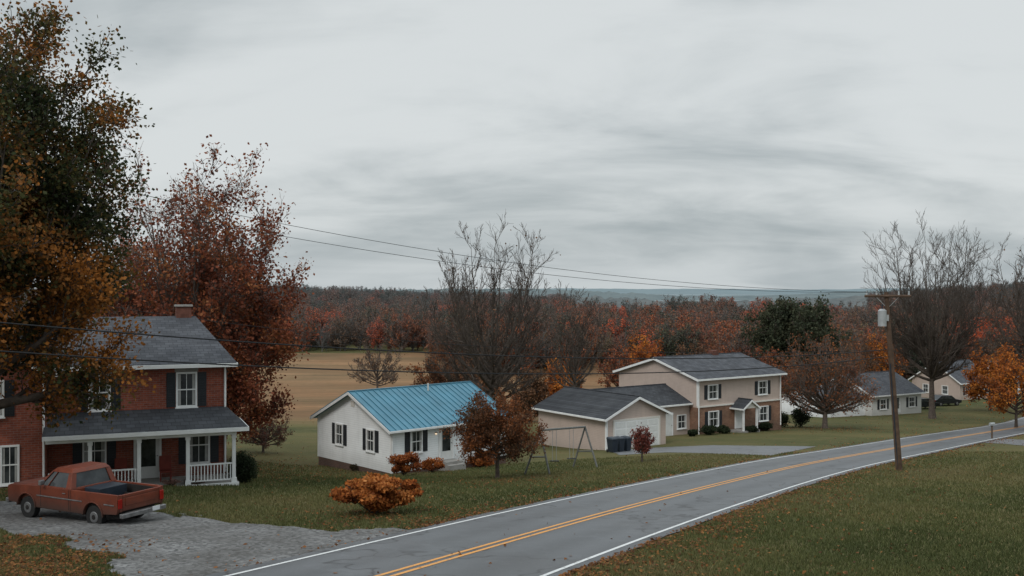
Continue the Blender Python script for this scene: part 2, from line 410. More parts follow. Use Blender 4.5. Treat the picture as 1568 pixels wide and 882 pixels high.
def door(b,face,pos,a,z0,w=.9,h=2.05,mat='door',glassy=True):
    q=lambda *k: wbx(b,face,pos,*k); f=.1
    q('door_frame','white',a-w/2-f,a-w/2,-.02,.06,z0,z0+h); q('door_frame','white',a+w/2,a+w/2+f,-.02,.06,z0,z0+h)
    q('door_frame','white',a-w/2-f,a+w/2+f,-.02,.062,z0+h,z0+h+f)
    q('door',mat,a-w/2,a+w/2,-.02,.03,z0,z0+h)
    if glassy: q('door_glass','glass',a-w/2+.14,a+w/2-.14,.03,.035,z0+h*.25,z0+h-.2)
    else:
        for i in (0,1):
            for j in (0,1): q('door_panels',mat,a-w/2+.1+i*w*.45,a-w/2+.1+i*w*.45+w*.33,.03,.045,z0+.2+j*h*.48,z0+.2+j*h*.48+h*.36)
    q('door_knob','chrome',a+w/2-.1,a+w/2-.05,.035,.09,z0+.95,z0+1.0)
def roof_x(b,x0,x1,y0,y1,ze,zr,oh,og,mat,t=.14,trim='white',part='roof',ribs=0):
    ym=(y0+y1)/2; m=(zr-ze)/(ym-y0)
    for sgn,ye in ((1,y0-oh),(-1,y1+oh)):
        zl=ze-m*oh
        b.prism(part,mat,[(ye,zl),(ym,zr),(ym,zr+t),(ye,zl+t)],x0-og,x1+og,'x')
        b.prism('rake_trim',trim,[(ye,zl-.10),(ym,zr-.10),(ym,zr+t*.75),(ye,zl+t*.75)],x0-og-.035,x0-og-.002,'x')
        b.prism('rake_trim',trim,[(ye,zl-.10),(ym,zr-.10),(ym,zr+t*.75),(ye,zl+t*.75)],x1+og+.002,x1+og+.035,'x')
        ya,yb=(ye-.09,ye-.003) if sgn==1 else (ye+.003,ye+.09)
        b.box('gutter',trim,x0-og,x1+og,ya,yb,zl-.04,zl+t*.8)
        if ribs:
            k=int((x1-x0+2*og)/ribs)
            for i in range(k+1):
                xx=x0-og+.02+i*((x1-x0+2*og-.05)/k)
                b.prism('roof_seams',mat,[(ye,zl+t-.01),(ym,zr+t-.01),(ym,zr+t+.05),(ye,zl+t+.05)],xx-.018,xx+.018,'x')
    b.box('ridge_cap',mat,x0-og,x1+og,ym-.09,ym+.09,zr+t-.05,zr+t+.045)
def roof_y(b,x0,x1,y0,y1,ze,zr,oh,og,mat,t=.14,trim='white'):
    xm=(x0+x1)/2; m=(zr-ze)/(xm-x0)
    for sgn,xe in ((1,x0-oh),(-1,x1+oh)):
        zl=ze-m*oh
        b.prism('roof',mat,[(xe,zl),(xm,zr),(xm,zr+t),(xe,zl+t)],y0-og,y1+og,'y')
        b.prism('rake_trim',trim,[(xe,zl-.10),(xm,zr-.10),(xm,zr+t*.75),(xe,zl+t*.75)],y0-og-.035,y0-og-.002,'y')
        xa,xb=(xe-.09,xe-.003) if sgn==1 else (xe+.003,xe+.09)
        b.box('gutter',trim,xa,xb,y0-og,y1+og,zl-.04,zl+t*.8)
    b.box('ridge_cap',mat,xm-.08,xm+.08,y0-og,y1+og,zr+t-.05,zr+t+.04)
# ------------------------------------------------------------------ brick house
def gz(x,y): return float(Gz(x,y))
C=(-12.9,45.0); g0=gz(*C); A=math.radians(22)
b=B('brick_house',(C[0],C[1],g0),A)
W=7.3;D=9.;E=5.45;R=7.25
b.box('walls','brick',-W,0,0,D,-1,E)
b.prism('gable_wall','brick',[(0.02,E+.001),(D-.02,E+.001),(D/2,R)],-W,-1.3,'x')
b.box('foundation','concrete',-W-.02,.03,-.03,D+.03,-1.,.28)
ins=1.0; oh=.4; t=.15; m=(R-E)/(D/2); zl=E-m*oh
def hexroof(part,mat,pts,t):
    b.add(part,mat,[(p[0],p[1],p[2]) for p in pts]+[(p[0],p[1],p[2]+t) for p in pts],[tuple(range(len(pts)))[::-1],tuple(range(len(pts),2*len(pts)))]+[(i,(i+1)%len(pts),len(pts)+(i+1)%len(pts),len(pts)+i) for i in range(len(pts))])
hexroof('roof','shingle',[(-W-.4,-oh,zl),(.4,-oh,zl),(-ins,D/2,R),(-W-.4,D/2,R)],t)
hexroof('roof','shingle',[(.4,D+oh,zl),(-W-.4,D+oh,zl),(-W-.4,D/2,R),(-ins,D/2,R)],t)
hexroof('roof','shingle',[(.4,-oh,zl),(.4,D+oh,zl),(-ins,D/2,R)],t)
b.box('soffit','white',-W,.38,-oh+.01,-.003,zl-.06,zl-.01)
b.box('gutter','white',-W-.4,.42,-oh-.10,-oh-.003,zl-.05,zl+.11)
b.box('gutter','white',.403,.46,-oh,D+oh,zl-.05,zl+.11)
b.cyl('downspout','white',(-.07,-.07,3.4),(-.07,-.07,E-.1),.05)
b.cyl('downspout','white',(-.07,-.07,.5),(-.07,-.07,2.6),.05)
b.box('chimney','brickplain',-1.9,-1.2,D/2-.2,D/2+.5,R-.6,R+.62); b.box('chimney_cap','concrete',-1.96,-1.14,D/2-.26,D/2+.56,R+.62,R+.70)
window(b,'F',0,-1.72,4.25,.74,1.4,.38); window(b,'F',0,-5.3,4.25,.74,1.4,.38)
window(b,'F',0,-1.2,1.75,.8,1.5,.36); window(b,'F',0,-5.5,1.75,.8,1.5,.36)
door(b,'F',0,-3.35,.42,.95,2.05)
for X in (-1.72,-5.3): b.box('lintels','concrete',X-.5,X+.5,-.03,-.001,4.25+.79,4.25+.95)
# porch
PD=2.25; pz=.42
b.box('porch_floor','concrete',-W+.02,.25,-PD-.12,-.032,-.9,pz)
b.box('porch_floor_trim','white',-W+.02,.27,-PD-.16,-PD-.122,pz-.2,pz+.01)
px0=-W; ez=2.72; wz=3.34
hexroof('porch_roof','shingle2',[(px0-.1,-PD-.42,ez),(.62,-PD-.42,ez),(-.15,-.004,wz),(px0-.1,-.004,wz)],.1)
hexroof('porch_roof','shingle2',[(.62,-PD-.42,ez),(.62,.5,ez),(-.0,.5,wz-.12),(-.0,-.1,wz-.02),(-.15,-.005,wz)],.1)
b.box('porch_ceiling','white',px0,.5,-PD-.3,-.003,ez-.06,ez-.01)
b.box('porch_fascia','white',px0-.1,.64,-PD-.46,-PD-.423,ez-.08,ez+.09)
b.box('porch_fascia','white',.623,.66,-PD-.42,.5,ez-.08,ez+.09)
b.box('porch_beam','white',px0,.18,-PD-.06,-PD+.08,ez-.26,ez-.061)
for X in (-5.64,-3.76,-1.82,.07):
    b.box('porch_posts','white',X-.075,X+.075,-PD-.07,-PD+.09,pz,ez-.26)
    b.box('porch_posts','white',X-.11,X+.11,-PD-.105,-PD+.125,pz+.001,pz+.18)
    b.box('porch_posts','white',X-.10,X+.10,-PD-.095,-PD+.115,ez-.40,ez-.262)
def rail(x0,x1):
    b.box('porch_railing','white',x0,x1,-PD-.03,-PD+.05,pz+.78,pz+.84); b.box('porch_railing','white',x0,x1,-PD-.02,-PD+.04,pz+.1,pz+.15)
    k=int((x1-x0)/.13)
    for i in range(k):
        xx=x0+(i+.5)*(x1-x0)/k; b.box('porch_railing','white',xx-.02,xx+.02,-PD-.01,-PD+.03,pz+.15,pz+.78)
rail(-1.745,-.005); rail(-5.565,-3.835); rail(-W+.1,-5.72)
for i in range(2): b.box('porch_steps','concrete',-3.5,-2.0,-PD-.165-.3*(i+1),-PD-.165-.3*i,-.9,pz-.16*(i+1))
for cx_ in (-2.9,-4.7):
    b.box('chair_seat','redchair',cx_,cx_+.5,-1.2,-.7,pz+.4,pz+.45); b.box('chair_back','redchair',cx_,cx_+.5,-.72,-.66,pz+.451,pz+1.05)
    for X in(cx_+.02,cx_+.44):
        for Y in(-1.18,-.76): b.box('chair_legs','redchair',X,X+.05,Y,Y+.05,pz+.001,pz+.4)
# left wing
WX=-W-6.5; yf=-1.5
b.prism('wing_walls','brick',[(WX,-1),(-W-.003,-1),(-W-.003,E-.1),((WX-W)/2,R-.3),(WX,E-.1)],yf,D-1,'y')
roof_y(b,WX,-W-.003,yf,D-1,E-.1,R-.3,.35,.3,'shingle')
b.cyl('downspout','white',(-W-.1,yf-.07,0),(-W-.1,yf-.07,E-.2),.045)
for a_ in (-W-1.35,-W-2.7,-W-4.6):
    window(b,'F',yf,a_,1.6,.55,1.45,0)
window(b,'F',yf,-W-2.0,4.3,.75,1.35,.35); window(b,'F',yf,-W-4.4,4.3,.75,1.35,.35)
b.done()
# ------------------------------------------------------------------ white house
K=(-6.9,57.0); g1=gz(*K)+.12; A1=math.radians(42)
b=B('white_house',(K[0],K[1],g1),A1)
L=8.8;D=8.0;E=-4.07-g1;R=-2.3-g1
b.prism('walls','sidewhite',[(0,-.08),(D,-.08),(D,E),(D/2,R),(0,E)],0,L,'x')
b.box('foundation','foundation',.02,L-.02,.02,D-.02,-1.2,-.08)
roof_x(b,0,L,0,D,E,R,.35,.35,'blueroof',.09,ribs=.42)
b.box('corner_boards','white',-.03,.10,-.03,.10,-.08,E-.02)
b.box('corner_boards','white',-.03,.0,D-.1,D+.03,-.08,E-.02)
window(b,'L',0,2.1,1.58,.72,1.15,.36); window(b,'L',0,5.5,1.58,.72,1.15,.36)
window(b,'F',0,1.75,1.58,.72,1.15,.36); window(b,'F',0,6.4,1.58,.72,1.15,.36)
door(b,'F',0,3.97,.28)
b.box('steps','concrete',3.4,4.6,-.8,-.001,-1,.26); b.box('steps','concrete',3.4,4.6,-1.1,-.8,-1,.1)
b.box('porch_lamp','glow',3.16,3.21,-.10,-.001,1.85,1.95); b.box('porch_lamp','dark',3.13,3.24,-.13,-.001,1.951,2.0)
b.cyl('downspout','white',(-.0,-.09,.1),(-.0,-.09,E-.15),.035)
b.cyl('vent_pipe','beige_trim',(5.2,D/2-.6,R-.5),(5.2,D/2-.6,R+.28),.05)
b.box('gable_vent','beige_trim',-.03,-.001,D/2-.2,D/2+.2,R-.85,R-.5)
b.done()
# ------------------------------------------------------------------ beige house with garage
Mp=(16.4,88.0); g2=gz(*Mp); A2=math.radians(35)
b=B('two_storey_house',(Mp[0],Mp[1],g2),A2)
L=11.;D=10.5;E=-4.02-g2;R=-2.55-g2
b.prism('walls','sidebeige',[(0,-1.2),(D,-1.2),(D,E),(D/2,R),(0,E)],0,L,'x')
b.box('brick_veneer','brick2',-.06,L+.06,-.08,-.001,-1.2,2.35); b.box('belt_trim','beige_trim',-.08,L+.08,-.16,-.001,2.352,2.47)
b.box('brick_veneer_side','brick2',-.07,-.002,.0,.9,-1.2,2.35)
roof_x(b,0,L,0,D,E,R,.45,.35,'shingle',.14)
b.box('corner_boards','white',-.03,.10,-.04,.10,2.48,E-.05); b.box('corner_boards','white',L-.10,L+.03,-.04,.10,2.48,E-.05)
for X in (1.9,8.5): window(b,'F',0,X,3.65,1.15,1.15,.4)
window(b,'F',-.08,1.9,1.25,1.2,1.25,.38); window(b,'F',-.08,8.5,1.25,1.2,1.25,.38)
door(b,'F',-.08,5.2,.15,glassy=False); 
b.box('portico_posts','white',4.25,4.40,-1.5,-1.35,.1,2.2); b.box('portico_posts','white',6.0,6.15,-1.5,-1.35,.1,2.2); b.box('portico_floor','concrete',4.1,6.3,-1.6,-.081,-1,.1)
roof_y(b,4.3,6.1,-1.5,-.2,2.2,2.8,.25,.15,'shingle2',.1); b.prism('portico_gable','beige_trim',[(4.3,2.1),(6.1,2.1),(6.1,2.19),(5.2,2.79),(4.3,2.19)],-1.48,-1.4,'y')
b.box('chimney','brickplain',7.2,7.9,D/2-.3,D/2+.4,R-.5,R+.5)
b.cyl('downspout','white',(L-.15,-.15,0),(L-.15,-.15,E-.2),.05); b.cyl('downspout','white',(.0,-.15,0),(.0,-.15,E-.2),.05)
ca,sa=math.cos(A2),math.sin(A2)
def loc2(x,y): dx=x-Mp[0];dy=y-Mp[1]; return dx*ca+dy*sa,-dx*sa+dy*ca
gx0,gy0=loc2(7.2,76.0); GW=6.2;GD=8.7; ge=-5.9-g2; gr=-4.55-g2
b.prism('garage_walls','sidebeige',[(gx0,-2),(gx0+GW,-2),(gx0+GW,ge),(gx0+GW/2,gr),(gx0,ge)],gy0,gy0+GD,'y')
roof_y(b,gx0,gx0+GW,gy0,gy0+GD,ge,gr,.4,.35,'shingle2',.12)
gf=gz(9.6,77.7)-g2
b.box('garage_door','white',gx0+.8,gx0+GW-.8,gy0-.05,gy0-.001,gf,gf+2.15)
for i in range(4):
    for j in range(4): b.box('garage_door_panels','door',gx0+.9+j*1.13,gx0+.9+j*1.13+.98,gy0-.07,gy0-.051,gf+.06+i*.53,gf+.06+i*.53+.42)
b.box('garage_trim','beige_trim',gx0+.65,gx0+.798,gy0-.07,gy0-.001,gf,gf+2.3);b.box('garage_trim','beige_trim',gx0+GW-.798,gx0+GW-.65,gy0-.07,gy0-.001,gf,gf+2.3)
b.box('garage_trim','beige_trim',gx0+.8,gx0+GW-.8,gy0-.07,gy0-.001,gf+2.152,gf+2.3)
b.box('corner_boards','white',gx0-.03,gx0+.12,gy0-.03,gy0+.12,-2,ge-.1)
lx0=gx0+GW-1; lx1=-.003; ly0=1.0; ly1=7.; le=-6.15-g2; lr=-4.9-g2
b.prism('link_walls','sidebeige',[(ly0,-1.5),(ly1,-1.5),(ly1,le),((ly0+ly1)/2,lr),(ly0,le)],lx0,lx1,'x')
roof_x(b,lx0,lx1-.36,ly0,ly1,le,lr,.4,.3,'shingle2',.12)
window(b,'F',ly0,-1.0,.9+.2,1.0,1.1,.0); door(b,'F',ly0,-2.6,-.1,.9,2.0,glassy=False)
b.done()
def small_house(name,px,py,ang,L,D,E,Rr,wall,roof,side=True):
    p=p2g(px,py); b=B(name,tuple(p),math.radians(ang))
    b.prism('walls',wall,[(0,-1.5),(D,-1.5),(D,E),(D/2,Rr),(0,E)],0,L,'x'); roof_x(b,0,L,0,D,E,Rr,.4,.3,roof,.13)
    window(b,'F',0,L*.22,1.3,1.1,1.1,.35); window(b,'F',0,L*.8,1.3,1.1,1.1,.35); door(b,'F',0,L*.5,.1)
    window(b,'L',0,D*.3,1.3,.9,1.1,0); window(b,'L',0,D*.7,1.3,.9,1.1,0)
    return b
b=small_house('ranch_house',1335,637,30,9,8.8,2.5,4.6,'sidegrey','shingle'); b.box('chimney','brickplain',.8,1.5,3.6,4.3,3.5,5.6); 
b.prism('garage_walls','sidewhite',[(1,-1.5),(8,-1.5),(8,2.2),(4.5,3.3),(1,2.2)],-7.,-.01,'x'); b.prism('garage_roof','shingle',[(.6,2.1),(4.5,3.3),(8.4,2.1),(8.4,2.25),(4.5,3.45),(.6,2.25)],-7.3,-.02,'x')
b.box('garage_door','white',-6.2,-3.4,.93,.999,0,2.0); b.done()
b=small_house('tan_house',1470,613,32,8,8,2.6,5.2,'sidebeige','shingle'); b.done()
b=small_house('white_cottage',1540,606,35,9,8,2.6,4.8,'sidewhite','shingle'); b.done()
# ------------------------------------------------------------------ pickup truck
def pickup():
    p=p2g(178,806); hd=np.array([-.89,.46]); hd/=np.linalg.norm(hd); left=np.array([-hd[1],hd[0]])
    S=.93
    c=p[:2]+hd*2.55*S-left*.93*S
    b=B('pickup_truck',(c[0],c[1],gz(*c)+.0),math.atan2(hd[1],hd[0]))
    hw=.93
    def arch(cx,r,n=9): return [(cx+r*math.cos(t),.40+r*math.sin(t)) for t in np.linspace(math.pi,0,n)] 
    prof=[(-2.55,.55),(-1.93,.50)]+arch(-1.5,.43)+[(-1.05,.42),(1.2,.42)]+arch(1.65,.43)+[(2.1,.48),(2.55,.5),(2.6,.75),(2.58,1.02),(2.45,1.07),(1.05,1.13),(-.42,1.13),(-2.58,1.15),(-2.60,.7)]
    for s in (1,-1):
        y0,y1=(hw-.09,hw) if s==1 else (-hw,-hw+.09)
        b.prism('body_sides','carred',prof,y0,y1,'y')
        for cx in (-1.5,1.65):
            pts=[(cx+.47*math.cos(t),.40+.47*math.sin(t)) for t in np.linspace(math.pi,0,11)]+[(cx+.43*math.cos(t),.40+.43*math.sin(t)) for t in np.linspace(0,math.pi,11)]
            b.prism('arch_lips','carred',pts,*sorted((s*(hw+.001),s*(hw+.03))),'y')
        b.box('side_trim','chrome',-2.45,-2.0,*sorted((s*(hw+.002),s*(hw+.018))),.80,.84); b.box('side_trim','chrome',-1.0,1.15,*sorted((s*(hw+.002),s*(hw+.018))),.80,.84)
        for xx in (-.38,.95): b.box('door_seams','darkint',xx-.01,xx+.01,*sorted((s*(hw+.001),s*(hw+.004))),.48,1.12)
        b.box('bed_seam','darkint',-.47,-.45,*sorted((s*(hw+.001),s*(hw+.004))),.45,1.13)
        b.box('door_handles','chrome',-.25,-.1,*sorted((s*(hw+.005),s*(hw+.035))),.98,1.01)
        b.box('mirrors','chrome',.72,.82,*sorted((s*(hw+.02),s*(hw+.20))),1.20,1.36)
        for cx in (-1.5,1.65):
            b.cyl('tyres','tyre',(cx,s*(hw-.26),.36),(cx,s*(hw-.04),.36),.36,n=28)
            b.cyl('wheel_rims','chrome',(cx,s*(hw-.10),.36),(cx,s*(hw-.03),.36),.20,.18,n=20)
            b.cyl('wheel_hubs','darkint',(cx,s*(hw-.04),.36),(cx,s*(hw-.015),.36),.08,n=12)
        b.box('tail_lights','redlamp',-2.635,-2.60,*sorted((s*(hw-.17),s*(hw-.015))),.72,1.02)
        b.box('head_lights','plate',2.60,2.63,*sorted((s*(hw-.35),s*(hw-.1))),.74,.92)
        b.box('wheel_wells','darkint',-2.0,-1.0,*sorted((s*(hw-.45),s*(hw-.43))),.3,.9)
    b.box('chassis','darkint',-2.45,2.45,-.72,.72,.34,.56)
    b.box('bed_floor','darkint',-2.5,-.45,-.83,.83,.56,.66)
    b.box('bed_liner','darkint',-2.5,-.47,.80,.836,.66,1.10); b.box('bed_liner','darkint',-2.5,-.47,-.836,-.80,.66,1.10)
    b.box('bed_cargo','bin',-1.3,-.6,-.6,.5,.66,1.16)
    b.box('cab_back','carred',-.46,-.38,-.838,.838,.58,1.13)
    b.box('tailgate','carred',-2.60,-2.53,-.72,.72,.62,1.14); b.box('tailgate_panel','carred',-2.615,-2.602,-.62,.62,.78,1.02)
    b.box('tailgate_end','carred',-2.595,-2.5,.72,.838,.6,1.14); b.box('tailgate_end','carred',-2.595,-2.5,-.838,-.72,.6,1.14)
    b.box('tailgate_seam','darkint',-2.604,-2.601,-.73,.73,1.05,1.06)
    b.box('rear_bumper','chrome',-2.78,-2.63,-.88,.88,.43,.57); b.box('bumper_brackets','darkint',-2.63,-2.5,-.6,.6,.46,.56)
    b.box('licence_plate','plate',-2.795,-2.782,-.6,-.3,.46,.60)
    b.box('front_bumper','chrome',2.60,2.75,-.9,.9,.42,.58); b.box('grille','darkint',2.55,2.61,-.55,.55,.68,.96)
    b.hexa('hood','carred',[(1.0,-.838,.6),(2.57,-.838,.6),(2.57,.838,.6),(1.0,.838,.6)],[(1.0,-.838,1.15),(2.5,-.80,1.08),(2.5,.80,1.08),(1.0,.838,1.15)])
    b.box('cab_floor','darkint',-.38,1.0,-.83,.83,.5,.9)
    bx0,bx1,tx0,tx1,bh,th,zb,zt=-.45,1.12,-.30,.58,.90,.72,1.13,1.66
    def gp_(fx,fy,fz,s=0):
        x0=bx0+(tx0-bx0)*fz; x1=bx1+(tx1-bx1)*fz; h=bh+(th-bh)*fz
        return (x0+(x1-x0)*fx, fy*h, zb+(zt-zb)*fz)
    b.hexa('cabin_glass','glass',[gp_(.02,-.97,0),gp_(.98,-.97,0),gp_(.98,.97,0),gp_(.02,.97,0)],[gp_(.02,-.97,.98),gp_(.98,-.97,.98),gp_(.98,.97,.98),gp_(.02,.97,.98)])
    b.hexa('cab_roof','carred',[gp_(-.03,-1.02,.90),gp_(1.03,-1.02,.90),gp_(1.03,1.02,.90),gp_(-.03,1.02,.90)],[(tx0+.06,-th+.08,1.74),(tx1-.08,-th+.08,1.74),(tx1-.08,th-.08,1.74),(tx0+.06,th-.08,1.74)])
    def pillar(f0,f1,s):
        b.hexa('pillars','carred',[gp_(f0,s*.94,0),gp_(f1,s*.94,0),gp_(f1,s*1.015,0),gp_(f0,s*1.015,0)],[gp_(f0,s*.94,.95),gp_(f1,s*.94,.95),gp_(f1,s*1.015,.95),gp_(f0,s*1.015,.95)])
    for s in (1,-1):
        pillar(-.01,.15,s); pillar(.93,1.01,s); pillar(.70,.725,s)
        b.hexa('pillars','carred',[gp_(-.01,s*.78,0),gp_(.04,s*.78,0),gp_(.04,s*.95,0),gp_(-.01,s*.95,0)],[gp_(-.01,s*.78,.95),gp_(.04,s*.78,.95),gp_(.04,s*.95,.95),gp_(-.01,s*.95,.95)])
    b.box('belt_line','carred',-.45,1.1,-.905,.905,1.10,1.16)
    b.done(bevel=.02,scale=S)
pickup()
def car(name,px,py,ang,mat):
    p=p2g(px,py); b=B(name,tuple(p),math.radians(ang))
    prof=[(-2.2,.45),(-1.75,.32),(1.75,.32),(2.2,.4),(2.25,.75),(1.2,.92),(.5,1.42),(-1.2,1.46),(-1.9,1.0),(-2.25,.9)]
    b.prism('body',mat,prof,-.85,.85,'y')
    for s in (1,-1):
        b.prism('windows','glass',[(-1.65,.98),(1.0,.96),(.45,1.35),(-1.15,1.39)],*sorted((s*.852,s*.87)),'y')
        for cx in (-1.4,1.4): b.cyl('wheels','tyre',(cx,s*.66,.33),(cx,s*.88,.33),.33,n=20); b.cyl('rims','chrome',(cx,s*.8,.33),(cx,s*.89,.33),.18,n=16)
        b.box('tail_lights','redlamp',-2.27,-2.2,*sorted((s*.5,s*.8)),.72,.86)
    b.prism('windshield','glass',[(1.16,.96),(1.2,.98),(.56,1.4),(.52,1.38)],-.7,.7,'y')
    b.done(bevel=.03)
car('parked_car',1410,626,20,'carblack'); car('parked_car',1446,621,20,'carblack')
for i,(px,py) in enumerate([(938,693),(948,692),(959,691)]):
    p=p2g(px,py); b=B('trash_bin',tuple(p),A2+.1*i)
    b.hexa('body','bin',[(-.22,-.25,.05),(.22,-.25,.05),(.22,.25,.05),(-.22,.25,.05)],[(-.29,-.33,.98),(.29,-.33,.98),(.29,.33,.98),(-.29,.33,.98)])
    b.hexa('lid','bin',[(-.31,-.36,.982),(.31,-.36,.982),(.31,.36,.982),(-.31,.36,.982)],[(-.25,-.3,1.06),(.25,-.3,1.06),(.25,.33,1.1),(-.25,.33,1.1)])
    for s in(-1,1): b.cyl('wheels','tyre',(s*.2,.3,.11),(s*.27,.3,.11),.11,n=14)
    b.done(.01)
# swing set
f=[p2g(803,727),p2g(842,727),p2g(877,716),p2g(915,716)]
T1=(f[0]+f[1])/2+np.array([.15,0,2.2]); T2=(f[2]+f[3])/2+np.array([0,0,2.2])
o=f[0].copy(); b=B('swing_set',tuple(o),0.)
for a_,t_ in ((f[0],T1),(f[1],T1),(f[2],T2),(f[3],T2)): b.cyl('legs','swingmetal',tuple(a_-o-np.array([0,0,.05])),tuple(t_-o),.05)
for a_,c_,t_ in ((f[0],f[1],T1),(f[2],f[3],T2)): b.cyl('braces','swingmetal',tuple(a_*.6+t_*.4-o),tuple(c_*.6+t_*.4-o),.035)
b.cyl('top_bar','swingmetal',tuple(T1-o),tuple(T2-o),.055)
for fr in (.3,.68):
    c_=T1+(T2-T1)*fr-o; ax=(T2-T1)/np.linalg.norm(T2-T1)*.22
    for s in(-1,1): b.cyl('chains','metalgrey',tuple(c_+s*ax),tuple(c_+s*ax-np.array([0,0,1.6])),.012,n=5)
    q=c_-np.array([0,0,1.6]); b.box('seat','tyre',q[0]-.24,q[0]+.24,q[1]-.12,q[1]+.12,q[2]-.03,q[2])
b.done()
# utility poles + wires
pb=p2g(1378,721); top=rel(1357,447,pb[1]); 
def pole(name,base,top,withtr=True):
    b=B(name,tuple(base),0.); tv=np.array(top)-np.array(base)
    b.cyl('post','polewood',(0,0,-.5),tuple(tv),.165,.105,n=14)
    d=tv/np.linalg.norm(tv)
    ar=np.array([.93,-.36,0]); c=d*(np.linalg.norm(tv)-.2)
    b.cyl('cross_arm','polewood',tuple(c-ar*1.05+np.array([0,-.14,0])),tuple(c+ar*1.05+np.array([0,-.14,0])),.065,n=6)
    for k in(-.95,-.5,.5,.95):
        q=c+ar*k+np.array([0,-.14,.06]); b.cyl('insulators','metalgrey',tuple(q),tuple(q+np.array([0,0,.18])),.045,.03,n=8)
    for s in(-1,1): b.cyl('arm_braces','metalgrey',tuple(c+ar*.55*s+np.array([0,-.14,0])),tuple(c-d*.6),.015,n=5)
    if withtr:
        q=c-d*1.0+np.array([-.32,-.1,0]); b.cyl('transformer','metalgrey',tuple(q-np.array([0,0,.45])),tuple(q+np.array([0,0,.3])),.2,n=18)
        b.cyl('transformer','metalgrey',tuple(q+np.array([0,0,.3])),tuple(q+np.array([0,0,.38])),.2,.1,n=18)
        b.cyl('transformer_bushing','bin',tuple(q+np.array([0,0,.38])),tuple(q+np.array([0,0,.6])),.03,n=6)
        b.box('bracket','metalgrey',q[0]+.15,q[0]+.3,q[1]-.05,q[1]+.05,q[2]-.2,q[2]+.1)
        b.cyl('conduit','bin',(-.12,-.1,0),(-.12+tv[0]*.6,-.12,tv[2]*.6),.03,n=6)
    b.done()
pole('utility_pole',pb,top)
ab=np.array([-22,30,gz(-22,30)]); pole('utility_pole',ab,(-22,30,CZ+5.9),False)
pole('utility_pole',np.array([-16,19,gz(-16,19)]),(-16,19,CZ+1.2),False)
def wire(p0,p1,sag,r=.014):
    n=40; t=np.linspace(0,1,n)[:,None]; P=np.array(p0)*(1-t)+np.array(p1)*t; P[:,2]-=4*sag*(t*(1-t))[:,0]
    cu=bpy.data.curves.new('power_line','CURVE'); cu.dimensions='3D'; sp=cu.splines.new('POLY'); sp.points.add(n-1)
    for i in range(n): sp.points[i].co=(*P[i],1)
    cu.bevel_depth=r; cu.bevel_resolution=1; cu.materials.append(M['wire']); ob=bpy.data.objects.new('power_line',cu); COL.objects.link(ob)
tp=top
wire((tp[0]-.9,tp[1],tp[2]-.0),(-22.5,30,CZ+5.64),1.33,.010); wire((tp[0]+.4,tp[1],tp[2]-.0),(-21.5,30,CZ+4.75),1.4,.010)
wire((tp[0],tp[1],CZ-2.97),(-16,19,CZ-.06),.80,.020); wire((tp[0]+.1,tp[1],CZ-3.29),(-16,19,CZ-.72),.88,.020)
wire((tp[0],tp[1],CZ-2.97),(-22,52,CZ-.8),1.0,.012)
p=p2g(1519,672); b=B('mailbox',tuple(p),.5); b.box('post','wood',-.05,.05,-.05,.05,-.1,1.05); b.prism('box','metalgrey',[(-.1,1.05),(.1,1.05),(.1,1.18),(.06,1.26),(-.06,1.26),(-.1,1.18)],-.25,.25,'x'); b.done()
# ------------------------------------------------------------------ trees
def nrm(v): return v/np.maximum(np.linalg.norm(v,axis=-1,keepdims=True),1e-9)
def tubes(P,R,k):
    Bn,n,_=P.shape; T=np.gradient(P,axis=1); T=nrm(T)
    ref=np.where(np.abs(T[:,:1,2:3])>.8,np.array([1.,0,0]),np.array([0,0,1.])); ref=np.broadcast_to(ref,T.shape)
    a=nrm(np.cross(T,ref)); c=np.cross(T,a)
    ang=np.arange(k)*2*np.pi/k
    V=P[:,:,None,:]+R[:,:,None,None]*(a[:,:,None,:]*np.cos(ang)[None,None,:,None]+c[:,:,None,:]*np.sin(ang)[None,None,:,None])
    bi,si,ki=np.meshgrid(np.arange(Bn),np.arange(n-1),np.arange(k),indexing='ij')
    i0=(bi*n+si)*k+ki; i1=(bi*n+si)*k+(ki+1)%k
    return V.reshape(-1,3),np.stack([i0,i1,i1+k,i0+k],-1).reshape(-1,4)
def grow(P,R,nc,t0,t1,ratio,spread,up,nseg,rng,rmin,rr=.55,jit=.14,lmin=0.):
    Bn,n,_=P.shape; Ln=np.maximum(np.linalg.norm(np.diff(P,axis=1),axis=2).sum(1),lmin)
    t=t0+(t1-t0)*((np.arange(nc)[None,:]+rng.random((Bn,nc)))/nc); ft=t*(n-1); i=np.minimum(ft.astype(int),n-2); fr=(ft-i)[...,None]
    bi=np.arange(Bn)[:,None]; p=P[bi,i]*(1-fr)+P[bi,i+1]*fr; d=nrm(P[bi,i+1]-P[bi,i]); r=R[bi,i]*(1-fr[...,0])+R[bi,i+1]*fr[...,0]
    perp=nrm(np.cross(d,nrm(rng.normal(size=d.shape)))); s=spread*(.6+.8*rng.random((Bn,nc,1)))
    d=nrm(d*np.cos(s)+perp*np.sin(s)); L=(Ln[:,None]*ratio*(1.1-.45*t)*(.6+.7*rng.random((Bn,nc))))[...,None]
    p=p.reshape(-1,3); d=d.reshape(-1,3); L=L.reshape(-1,1); pts=[p]
    for k in range(nseg):
        d=nrm(d+np.array([0,0,up/nseg])+rng.normal(size=d.shape)*jit); p=p+d*L/nseg; pts.append(p)
    PP=np.stack(pts,1); r0=np.maximum(r.reshape(-1,1)*rr,rmin*1.3); RR=r0*np.linspace(1,.0,nseg+1)[None]+rmin*np.linspace(0,1,nseg+1)[None]
    return PP,RR
def palette(t,pal):
    pal=np.array(pal); n=len(pal)-1; t=np.clip(t,0,.9999)*n; i=t.astype(int); f=(t-i)[:,None]; return pal[i]*(1-f)+pal[i+1]*f
